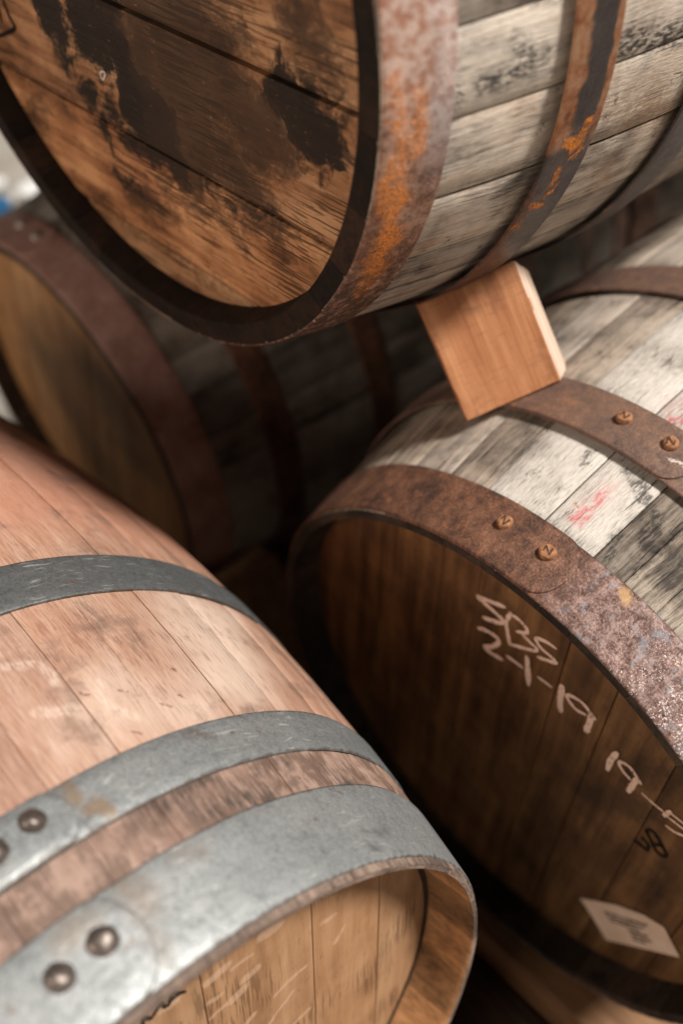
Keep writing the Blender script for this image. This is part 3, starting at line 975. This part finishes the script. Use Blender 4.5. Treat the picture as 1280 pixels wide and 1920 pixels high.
def a_tint(th):  # visible staves lightened to make up for weak side light
    if 101.6 < th < 112.6:
        return (1.5, 1.42, 1.32, 0.55)
    if 112.6 < th < 123.8:
        return (1.22, 1.18, 1.14, 0.85)
    if 90 < th < 101.6:
        return (1.55, 1.46, 1.34, 0.45)
    k = random.uniform(0.7, 0.95)
    return (k, k * 0.97, k * 0.94, random.uniform(0.8, 1.0))


A.staves([91.5, 101.6, 112.65, 123.8, 133, 141.5, 152], a_tint, [M['a_wood'], M['a_end'], M['a_end']])
# seam offsets are measured across the boards: normal of direction (-0.11, 1) is (-1, -0.11)
A.head(A_ANG, [0.032, 0.131, 0.221, -0.075, -0.165], M['a_head'], rnd_tint(0.82, 1.12, 0.05), gap=0.0011)
A.head(A_ANG, [-0.12, -0.02, 0.09, 0.17], M['a_head'], rnd_tint(0.86, 1.05), far=True)
A.hoop(-0.0005, 0.0443, M['a_hoop1'], -70, label='rust-streaked orange and grey end hoop')
A.hoop(0.1207, 0.1585, M['a_hoop2'], -75, label='dark hoop with bright orange rust scabs', lift=0.0055)
A.hoop(0.2515, 0.292, M['a_hoop3'], -66, lift=0.0040)
for z0, z1 in ((0.598, 0.638), (0.731, 0.769), (0.846, 0.8905)):
    A.hoop(z0, z1, M['a_hoop3'], -60)
A.ribbons('stencil_mark', [[[-0.0502, -0.1803], [-0.0624, -0.1777], [-0.0703, -0.1747], [-0.0783, -0.1966], [-0.0825, -0.2108]],
                           [[-0.057, -0.1932], [-0.0623, -0.1941], [-0.0682, -0.1948]]], [0.0035, 0.0035], M['ink'], 'black stencilled corner stroke')
A.ribbons('paint_mark', [[[-0.0814, -0.0495], [-0.0826, -0.0470], [-0.0856, -0.0490], [-0.0879, -0.0526], [-0.0862, -0.0546], [-0.0832, -0.0535], [-0.0814, -0.0495]]],
          [0.0013], M['white_paint'], 'tiny white ring mark')

# ---- near left barrel
B = Barrel('wooden_barrel', (-0.02, 0.2299, 0.4191),
           ((0.0, 0.999936, -0.01135), (0.0, 0.01135, 0.999936), (1.0, 0.0, 0.0)), 0.2693, 0.3254, 0.0050, 0.040, lip=0.004)
tag(B.e, 'pinkish tan barrel with grey zinc hoops lying in the foreground', 'barrel', 'barrels stacked in a pile')


def b_tint(th):
    k = random.uniform(0.84, 1.10)
    w = random.uniform(-0.04, 0.06)
    return (k * (1 + w), k, k * (1 - w), 1)


B.staves([3, 13, 21.7, 29.2, 38.5, 46.5, 56, 65], b_tint, [M['b_wood'], M['b_end'], M['b_lip']], seam=0.0004)
B.head(B_ANG, [0.0555, 0.1415, -0.03, -0.12, 0.205, -0.19], M['b_head'], rnd_tint(0.92, 1.06, 0.04), gap=0.0002)
B.head(B_ANG, [0.05, 0.14, -0.04, -0.12], M['b_head'], rnd_tint(0.9, 1.1, 0.05), far=True)
ri = B.rin(B.hd)
V, F = [], []
for k in range(96):
    a = 2 * math.pi * k / 96
    j = 0.0007 * math.sin(a * 7) + 0.0004 * math.sin(a * 17)
    for r in (ri - 0.0045 + j, ri + 0.0015):
        V.append((r * math.cos(a), r * math.sin(a), B.hd - 0.0009))
for k in range(96):
    k2 = (k + 1) % 96
    F.append((2 * k, 2 * k + 1, 2 * k2 + 1, 2 * k2))
cz = mesh_obj('croze_seal', V, F, [M['croze']], B.e, [(v[0], v[1]) for v in V])
cz['label'] = 'dark seam where the head meets the staves'
B.hoop(0.0, 0.0543, M['b_hoop1'], 12.8, [(8.6, 0.032), (3.7, 0.031)], 'dome', label='wide zinc end hoop coloured as brightly lit')
B.hoop(0.0832, 0.1171, M['b_hoop2'], 13.8, [(9.8, 0.104), (5.4, 0.101)], 'dome')
B.hoop(0.243, 0.2855, M['b_hoop3'], -20, [(-24, 0.264), (-29, 0.264)], 'dome', label='zinc hoop coloured dark as if in shade')
for z0, z1 in ((0.6045, 0.647), (0.7729, 0.8068), (0.8357, 0.89)):
    B.hoop(z0, z1, M['b_hoop2'], -10)
B.ribbons('stencil_mark', [[[0.1744, 0.0157], [0.1823, 0.0235]], [[0.1823, 0.0235], [0.1717, 0.0229]], [[0.1717, 0.0229], [0.1751, 0.0294]],
                           [[0.1632, 0.0376], [0.1717, 0.0401]], [[0.1717, 0.0401], [0.1638, 0.0434]], [[0.1638, 0.0434], [0.1693, 0.0522]], [[0.1693, 0.0522], [0.1622, 0.0530]],
                           [[0.1612, 0.0549], [0.1683, 0.0598]], [[0.1683, 0.0598], [0.1595, 0.0662]], [[0.1635, 0.0572], [0.1625, 0.0640]]],
          [0.0028] * 10, M['ink'], 'black stencilled letters at the rim, partly cut off')

# ---- right barrel
C = Barrel('wooden_barrel', (0.37, 0.332, 0.3725),
           ((0.004568, -0.017283, 0.99984), (-0.000079, -0.999851, -0.017283), (0.99999, 0.0, -0.004569)), 0.2695, 0.325, 0.0085, 0.030)
tag(C.e, 'weathered grey barrel with rusty hoops and chalk writing on its dark head', 'barrel', 'barrels stacked in a pile')


def c_tint(th):
    if -8.3 < th < 12.2:
        return (1.0, 0.99, 0.97, 0.08)
    if 12.2 < th < 17.8:
        return (0.62, 0.61, 0.60, 1.0)
    if 17.8 < th < 30:
        return (0.92, 0.90, 0.86, 0.95)
    if -16.7 < th < -8.3:
        return (0.72, 0.66, 0.60, 0.85)
    if -26 < th < -16.7:
        return (0.80, 0.72, 0.65, 0.7)
    k = random.uniform(0.65, 0.9)
    return (k, k * 0.95, k * 0.89, 1.0)


C.staves([-34, -25.5, -16.6, -8.2, 12.1, 17.7, 29.5], c_tint, [M['c_wood'], M['c_end'], M['c_end']])
C.head(C_ANG, [-0.0985, -0.0585, 0.0302, 0.0768, 0.1360, -0.17, 0.20], M['c_head'], rnd_tint(0.88, 1.10, 0.04), gap=0.00022)
C.head(C_ANG, [-0.1, 0.0, 0.08, 0.16], M['c_head'], rnd_tint(0.85, 1.1, 0.05), far=True)
C.hoop(-0.001, 0.0493, M['c_hoop1'], 12.2, [(-0.76, 0.030), (7.4, 0.029)], 'flat', label='rusty end hoop, purplish with white paint specks lower down')
C.hoop(0.1245, 0.1687, M['c_hoop2'], 13.2, [(1.1, 0.151), (8.58, 0.152)], 'flat', lift=0.0055, label='rusty second hoop with two stamped rivets')
C.hoop(0.3071, 0.354, M['c_hoop2'], -60, lift=0.003)
for z0, z1 in ((0.536, 0.583), (0.7213, 0.7655), (0.8407, 0.891)):
    C.hoop(z0, z1, M['c_hoop2'], -40)
CHALK = [[[0.1916, -0.0031], [0.1869, -0.0167], [0.1819, -0.0301], [0.1794, -0.0207], [0.1758, -0.0061], [0.1708, -0.0047], [0.1657, -0.0139], [0.1615, -0.024]], [[0.189, 0.004], [0.176, -0.0002], [0.1635, 0.0014], [0.1513, 0.0036]], [[0.1883, 0.0041], [0.188, 0.013], [0.1838, 0.0206], [0.1785, 0.0196], [0.1728, 0.0109]], [[0.1735, 0.0172], [0.1703, 0.0262], [0.1685, 0.0313], [0.164, 0.0277], [0.1572, 0.0152], [0.1518, 0.0043]], [[0.1844, 0.0481], [0.1842, 0.0391], [0.1799, 0.0295], [0.1731, 0.0348], [0.171, 0.0447], [0.1677, 0.0498], [0.1632, 0.0402], [0.1599, 0.0329]], [[0.1436, -0.0296], [0.1478, -0.0206], [0.148, -0.0097], [0.1428, -0.0083], [0.1323, -0.015], [0.1244, -0.0233], [0.123, -0.0163], [0.1249, -0.0046]], [[0.1339, 0.002], [0.1338, 0.0093], [0.1335, 0.0173]], [[0.1496, 0.0219], [0.1362, 0.0231], [0.1177, 0.0244]], [[0.1356, 0.0341], [0.1351, 0.0468]], [[0.1448, 0.0573], [0.128, 0.0566], [0.1139, 0.0575]], [[0.1311, 0.0802], [0.1295, 0.0719], [0.1356, 0.0629], [0.1407, 0.0649], [0.1429, 0.0756], [0.1384, 0.0843], [0.1345, 0.0894]], [[0.1355, 0.0863], [0.1228, 0.0851], [0.1115, 0.0831]], [[0.1116, 0.1122], [0.0981, 0.1082], [0.0833, 0.1065]], [[0.0919, 0.1268], [0.0951, 0.1203], [0.1012, 0.1153], [0.1056, 0.1183], [0.1063, 0.1251], [0.1013, 0.1311], [0.0963, 0.1359]], [[0.098, 0.1322], [0.0887, 0.1303], [0.075, 0.1273]], [[0.0853, 0.1392], [0.0829, 0.1508], [0.0826, 0.1576]], [[0.0885, 0.1634], [0.0785, 0.1597]], [[0.0872, 0.1643], [0.0866, 0.1746], [0.0876, 0.183]], [[0.0798, 0.1632], [0.0795, 0.1757], [0.0805, 0.1842]], [[0.0673, 0.1635], [0.0676, 0.1702], [0.0708, 0.177], [0.0739, 0.1838]]]
CW = [10, 9, 8, 8, 8, 10, 8, 12, 7, 13, 8, 13, 12, 7, 11, 5, 9, 5.5, 5.5, 6]
C.ribbons('chalk_writing', CHALK, [w * 0.00046 for w in CW], M['chalk'], 'chalk writing SBS 2-1-19, 19-5')
C.ribbons('stencil_mark', [[[0.0407, 0.148], [0.0458, 0.152], [0.0427, 0.1587], [0.0359, 0.1635], [0.0302, 0.1681], [0.0242, 0.1667], [0.0228, 0.1606], [0.0286, 0.1559], [0.0355, 0.1511], [0.0407, 0.148]],
                           [[0.0295, 0.1566], [0.0381, 0.1632]], [[0.0146, 0.1401], [0.0149, 0.1465], [0.0155, 0.1521], [0.0233, 0.1519], [0.0262, 0.1459]]],
          [0.0034] * 3, M['ink'], 'faded black stencilled figures')
LAB = [(-0.1471, 0.0984), (-0.1053, 0.1356), (-0.0842, 0.1624), (-0.0773, 0.182), (-0.1039, 0.2015), (-0.1379, 0.1713), (-0.1826, 0.1323), (-0.1621, 0.1143)]


def flat_poly(name, pts, z0, z1, mat, parent):
    n = len(pts)
    V = [(x, y, z0) for x, y in pts] + [(x, y, z1) for x, y in pts]
    F = [tuple(range(n)), tuple(range(2 * n - 1, n - 1, -1))] + [(k, (k + 1) % n, n + (k + 1) % n, n + k) for k in range(n)]
    return mesh_obj(name, V, F, [mat], parent)


lab = flat_poly('paper_label', LAB, C.hd - 0.0016, C.hd - 0.0010, M['paper'], C.e)
lab['label'] = 'cream paper label with dark smudged print'
dx, dy = Vector((0.0335, 0.0365)).normalized()
px, py = -dy, dx
for row, (ox, oy, ln) in enumerate(((-0.1340, 0.1255, 0.050), (-0.1375, 0.1290, 0.048), (-0.1405, 0.1325, 0.040), (-0.1300, 0.1520, 0.020), (-0.1345, 0.1550, 0.022), (-0.1385, 0.1580, 0.016))):
    t = 0.0
    while t < ln:
        w = random.uniform(0.003, 0.009)
        hh = random.uniform(0.0010, 0.0017)
        a = (ox + dx * t, oy + dy * t)
        b = (ox + dx * (t + w), oy + dy * (t + w))
        flat_poly('printed_mark', [(a[0] - px * hh, a[1] - py * hh), (b[0] - px * hh, b[1] - py * hh), (b[0] + px * hh, b[1] + py * hh), (a[0] + px * hh, a[1] + py * hh)],
                  C.hd - 0.0019, C.hd - 0.0017, M['print'], lab)
        t += w + random.uniform(0.0006, 0.002)

# ---- rear barrel
D = Barrel('wooden_barrel', (0.4048, 1.1111, 0.3427),
           ((0.001074, -0.004221, 0.999991), (-0.000005, -0.999991, -0.004221), (0.999999, 0.0, -0.001074)), 0.2703, 0.325, 0.012, 0.028)
tag(D.e, 'blurred barrel behind the others with purplish-brown hoop and brown head', 'barrel', 'barrels stacked in a pile')
D.staves([0, 90], lambda th: (lambda k: (k, k * .97, k * .93, random.uniform(.5, 1)))(random.uniform(.30, .55)), [M['d_wood'], M['d_end'], M['d_end']])  # dark stave tint deepens the shade on this barrel
D.head(rad(20), [-0.17, -0.08, 0.01, 0.10, 0.18], M['d_head'], rnd_tint(0.8, 1.15, 0.05))
D.head(rad(20), [-0.12, 0.0, 0.12], M['d_head'], rnd_tint(0.8, 1.15, 0.05), far=True)
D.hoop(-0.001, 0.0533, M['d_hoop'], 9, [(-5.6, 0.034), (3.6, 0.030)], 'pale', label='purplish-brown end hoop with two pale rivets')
for z0, z1 in ((0.1211, 0.1594), (0.275, 0.315), (0.575, 0.615), (0.731, 0.769), (0.837, 0.89)):
    D.hoop(z0, z1, M['d_hoop2'], -60)

# ---- two barrels added end to end behind, to shade the gap
E_ = Barrel('wooden_barrel', (1.275, 0.6545, 0.9917), ((0, 0, 1), (0, -1, 0), (1, 0, 0)), 0.271, 0.3243, 0.012, 0.028)
tag(E_.e, 'added unseen barrel end to end behind the top barrel, shading the gap', 'barrel', 'barrels stacked in a pile')
F_ = Barrel('wooden_barrel', (1.31, 1.11, 0.3427), ((0, 0, 1), (0, -1, 0), (1, 0, 0)), 0.2703, 0.325, 0.012, 0.028)
tag(F_.e, 'added dark barrel behind the rear barrel, darkening the gap', 'barrel', 'barrels stacked in a pile')
for q in (E_, F_):
    q.staves([0, 90], lambda th: (lambda k: (k, k * .97, k * .93, random.uniform(.7, 1)))(random.uniform(.3, .5)), [M['d_wood'], M['d_end'], M['d_end']])
    q.head(rad(35), [-0.15, -0.06, 0.03, 0.12], M['d_head'], rnd_tint(0.8, 1.1, 0.05))
    q.head(rad(35), [-0.12, 0.0, 0.12], M['d_head'], rnd_tint(0.8, 1.1, 0.05), far=True)
    for z0, z1 in ((-0.001, 0.05), (0.1211, 0.1594), (0.275, 0.315), (0.575, 0.615), (0.731, 0.769), (0.84, 0.891)):
        q.hoop(z0, z1, M['d_hoop2'], -60)

# ------------------------------------------------------------------ wooden block wedged between the two right barrels
CAMR = Matrix((right, upv, back)).transposed()


def world_at(px, py, t):
    f = 35.0 / 36.0 * 1920
    return CAM + CAMR @ Vector(((px - 640) / f * t, -(py - 960) / f * t, -t))


def wedge():
    q = [world_at(782, 572, .775), world_at(963, 487, .764), world_at(1051, 713, .792), world_at(875, 790, .803)]
    n = (q[1] - q[0]).cross(q[3] - q[0]).normalized()
    if n.dot(q[0] - CAM) < 0:
        n = -n
    bk = [q[0] + n * 0.05, world_at(989, 506, .80), world_at(1062, 690, .83), q[3] + n * 0.05]
    c = sum((v for v in q + bk), Vector()) / 8
    ex = (q[1] - q[0]).normalized()
    ey = (q[0] - q[3]).normalized()
    ez = ex.cross(ey).normalized()
    ey = ez.cross(ex)
    Rm = Matrix((ex, ey, ez)).transposed()
    bm = bmesh.new()
    vs = [bm.verts.new(Rm.transposed() @ (v - c)) for v in q + bk]
    for f in ((0, 1, 2, 3), (7, 6, 5, 4), (0, 4, 5, 1), (1, 5, 6, 2), (2, 6, 7, 3), (3, 7, 4, 0)):
        bm.faces.new([vs[i] for i in f])
    bmesh.ops.recalc_face_normals(bm, faces=bm.faces)
    # fresh sawn sides; the split right-hand face is coloured paler to read as lit
    bmesh.ops.bevel(bm, geom=list(bm.edges), offset=0.0011, segments=2, profile=0.5, affect='EDGES')
    bmesh.ops.subdivide_edges(bm, edges=[e for e in bm.edges if e.calc_length() > 0.01], cuts=9, use_grid_fill=True)
    for v in bm.verts:
        if sum(1 for f in v.link_faces if f.calc_area() < 2.2e-5) >= 2:
            v.co += Vector([random.uniform(-0.00025, 0.00025) for _ in range(3)])
    me = bpy.data.meshes.new('wooden_block')
    bm.to_mesh(me)
    bm.free()
    N = NT('fresh_reddish_lumber')
    v = N.n('ShaderNodeTexCoord').outputs['Object']
    p = N.mapv(N.warp(v, 14, 0.006), (75, 5, 40))
    g1 = N.noise(p, 1, 5, 0.55)
    g2 = N.noise(N.mapv(v, (420, 22, 300)), 1, 4, 0.6)
    t = N.math('ADD', N.math('MULTIPLY', g1, 0.7), N.math('MULTIPLY', g2, 0.3))
    col = N.ramp(t, [(0.34, (0.27, 0.100, 0.040)), (0.48, (0.40, 0.165, 0.070)), (0.64, (0.52, 0.245, 0.118))])
    saw = N.noise(N.mapv(v, (60, 700, 60), rot=(0, 0, 0.12)), 1, 3, 0.6)
    col = N.mix(N.step(saw, 0.55, 0.70, 0.0, 0.35), col, (0.17, 0.065, 0.03))
    dirt = N.noise(v, 26, 6, 0.7)
    col = N.mix(N.step(dirt, 0.54, 0.70, 0.0, 0.5), col, (0.14, 0.07, 0.04))
    m1 = N.finish(col, 0.65, 0, N.bump(N.math('ADD', g2, N.math('MULTIPLY', saw, 0.6)), 0.45, 0.0012), 0.35)
    N = NT('lit_split_lumber')
    v = N.n('ShaderNodeTexCoord').outputs['Object']
    g1 = N.noise(N.mapv(v, (200, 12, 160)), 1, 5, 0.65)
    col = N.ramp(g1, [(0.34, (0.55, 0.36, 0.25)), (0.6, (0.74, 0.58, 0.46))])
    m2 = N.finish(col, 0.7, 0, N.bump(g1, 0.6, 0.002), 0.3)
    me.materials.append(m1)
    me.materials.append(m2)
    for pl in me.polygons:
        if pl.normal.x > 0.6:
            pl.material_index = 1
    o = bpy.data.objects.new('wooden_block', me)
    mm = Rm.to_4x4()
    mm.translation = c
    o.matrix_world = mm
    COL.objects.link(o)
    tag(o, 'reddish sawn wooden block jammed between the top barrel and the chalk-marked barrel', 'block')


wedge()

# chock on the rail beside the rear barrel
def chock():
    pts = [(0, 0), (0.15, 0), (0.15, 0.13), (0.11, 0.14)]
    V = [(-0.045, y, z) for y, z in pts] + [(0.045, y, z) for y, z in pts]
    F = [(0, 1, 2, 3), (7, 6, 5, 4)] + [(k, (k + 1) % 4, 4 + (k + 1) % 4, 4 + k) for k in range(4)]
    o = mesh_obj('wooden_chock', V, F, [M['rail']])
    o.location = (0.45, 0.70, 0.086)
    tag(o, 'wedge-shaped wooden chock on the rail between chalk-marked and rear barrels', 'chock')


chock()


# ------------------------------------------------------------------ blurred things far behind, at the left edge
def lathe(name, prof, mat, parent=None, seg=40):
    V, F = [], []
    for r, z in prof:
        for k in range(seg):
            a = 2 * math.pi * k / seg
            V.append((r * math.cos(a), r * math.sin(a), z))
    for j in range(len(prof) - 1):
        for k in range(seg):
            k2 = (k + 1) % seg
            F.append((j * seg + k, j * seg + k2, (j + 1) * seg + k2, (j + 1) * seg + k))
    F.append(tuple(range(seg - 1, -1, -1)))
    F.append(tuple(range((len(prof) - 1) * seg, len(prof) * seg)))
    return mesh_obj(name, V, F, [mat], parent, None, None, True)


M['white_plastic'] = mat_plain('white_plastic', (0.70, 0.70, 0.68), (0.80, 0.80, 0.78), 0.45, 0, 12, 0.03)
M['blue_plastic'] = mat_plain('blue_plastic', (0.012, 0.085, 0.20), (0.02, 0.12, 0.27), 0.4, 0, 12, 0.03)


def pot(name, loc, r, h, mat, lid, label, cat):
    e = bpy.data.objects.new(name, None)
    COL.objects.link(e)
    e.location = loc
    lathe('pot_body', [(r * 0.86, 0), (r * 0.88, h * 0.03), (r * 0.98, h * 0.82), (r * 1.05, h * 0.83), (r * 1.05, h * 0.91), (r, h * 0.915)], mat, e)
    lathe('lid', [(r * 1.07, h * 0.90), (r * 1.08, h * 0.98), (r * 1.02, h), (r * 0.7, h * 0.985)], lid, e)
    tag(e, label, cat)


pot('plastic_pot', (1.045, 2.50, 0), 0.052, 0.062, M['white_plastic'], M['white_plastic'], 'white plastic pot blurred on the ground behind the pile', 'pot')
pot('plastic_pot', (0.915, 2.52, 0), 0.045, 0.055, M['blue_plastic'], M['blue_plastic'], 'blue plastic pot blurred at the left edge beside the white one', 'pot')
pot('plastic_pot', (0.985, 2.66, 0), 0.035, 0.05, M['white_plastic'], M['white_plastic'], 'small white pot at the left edge behind the blue one', 'pot')
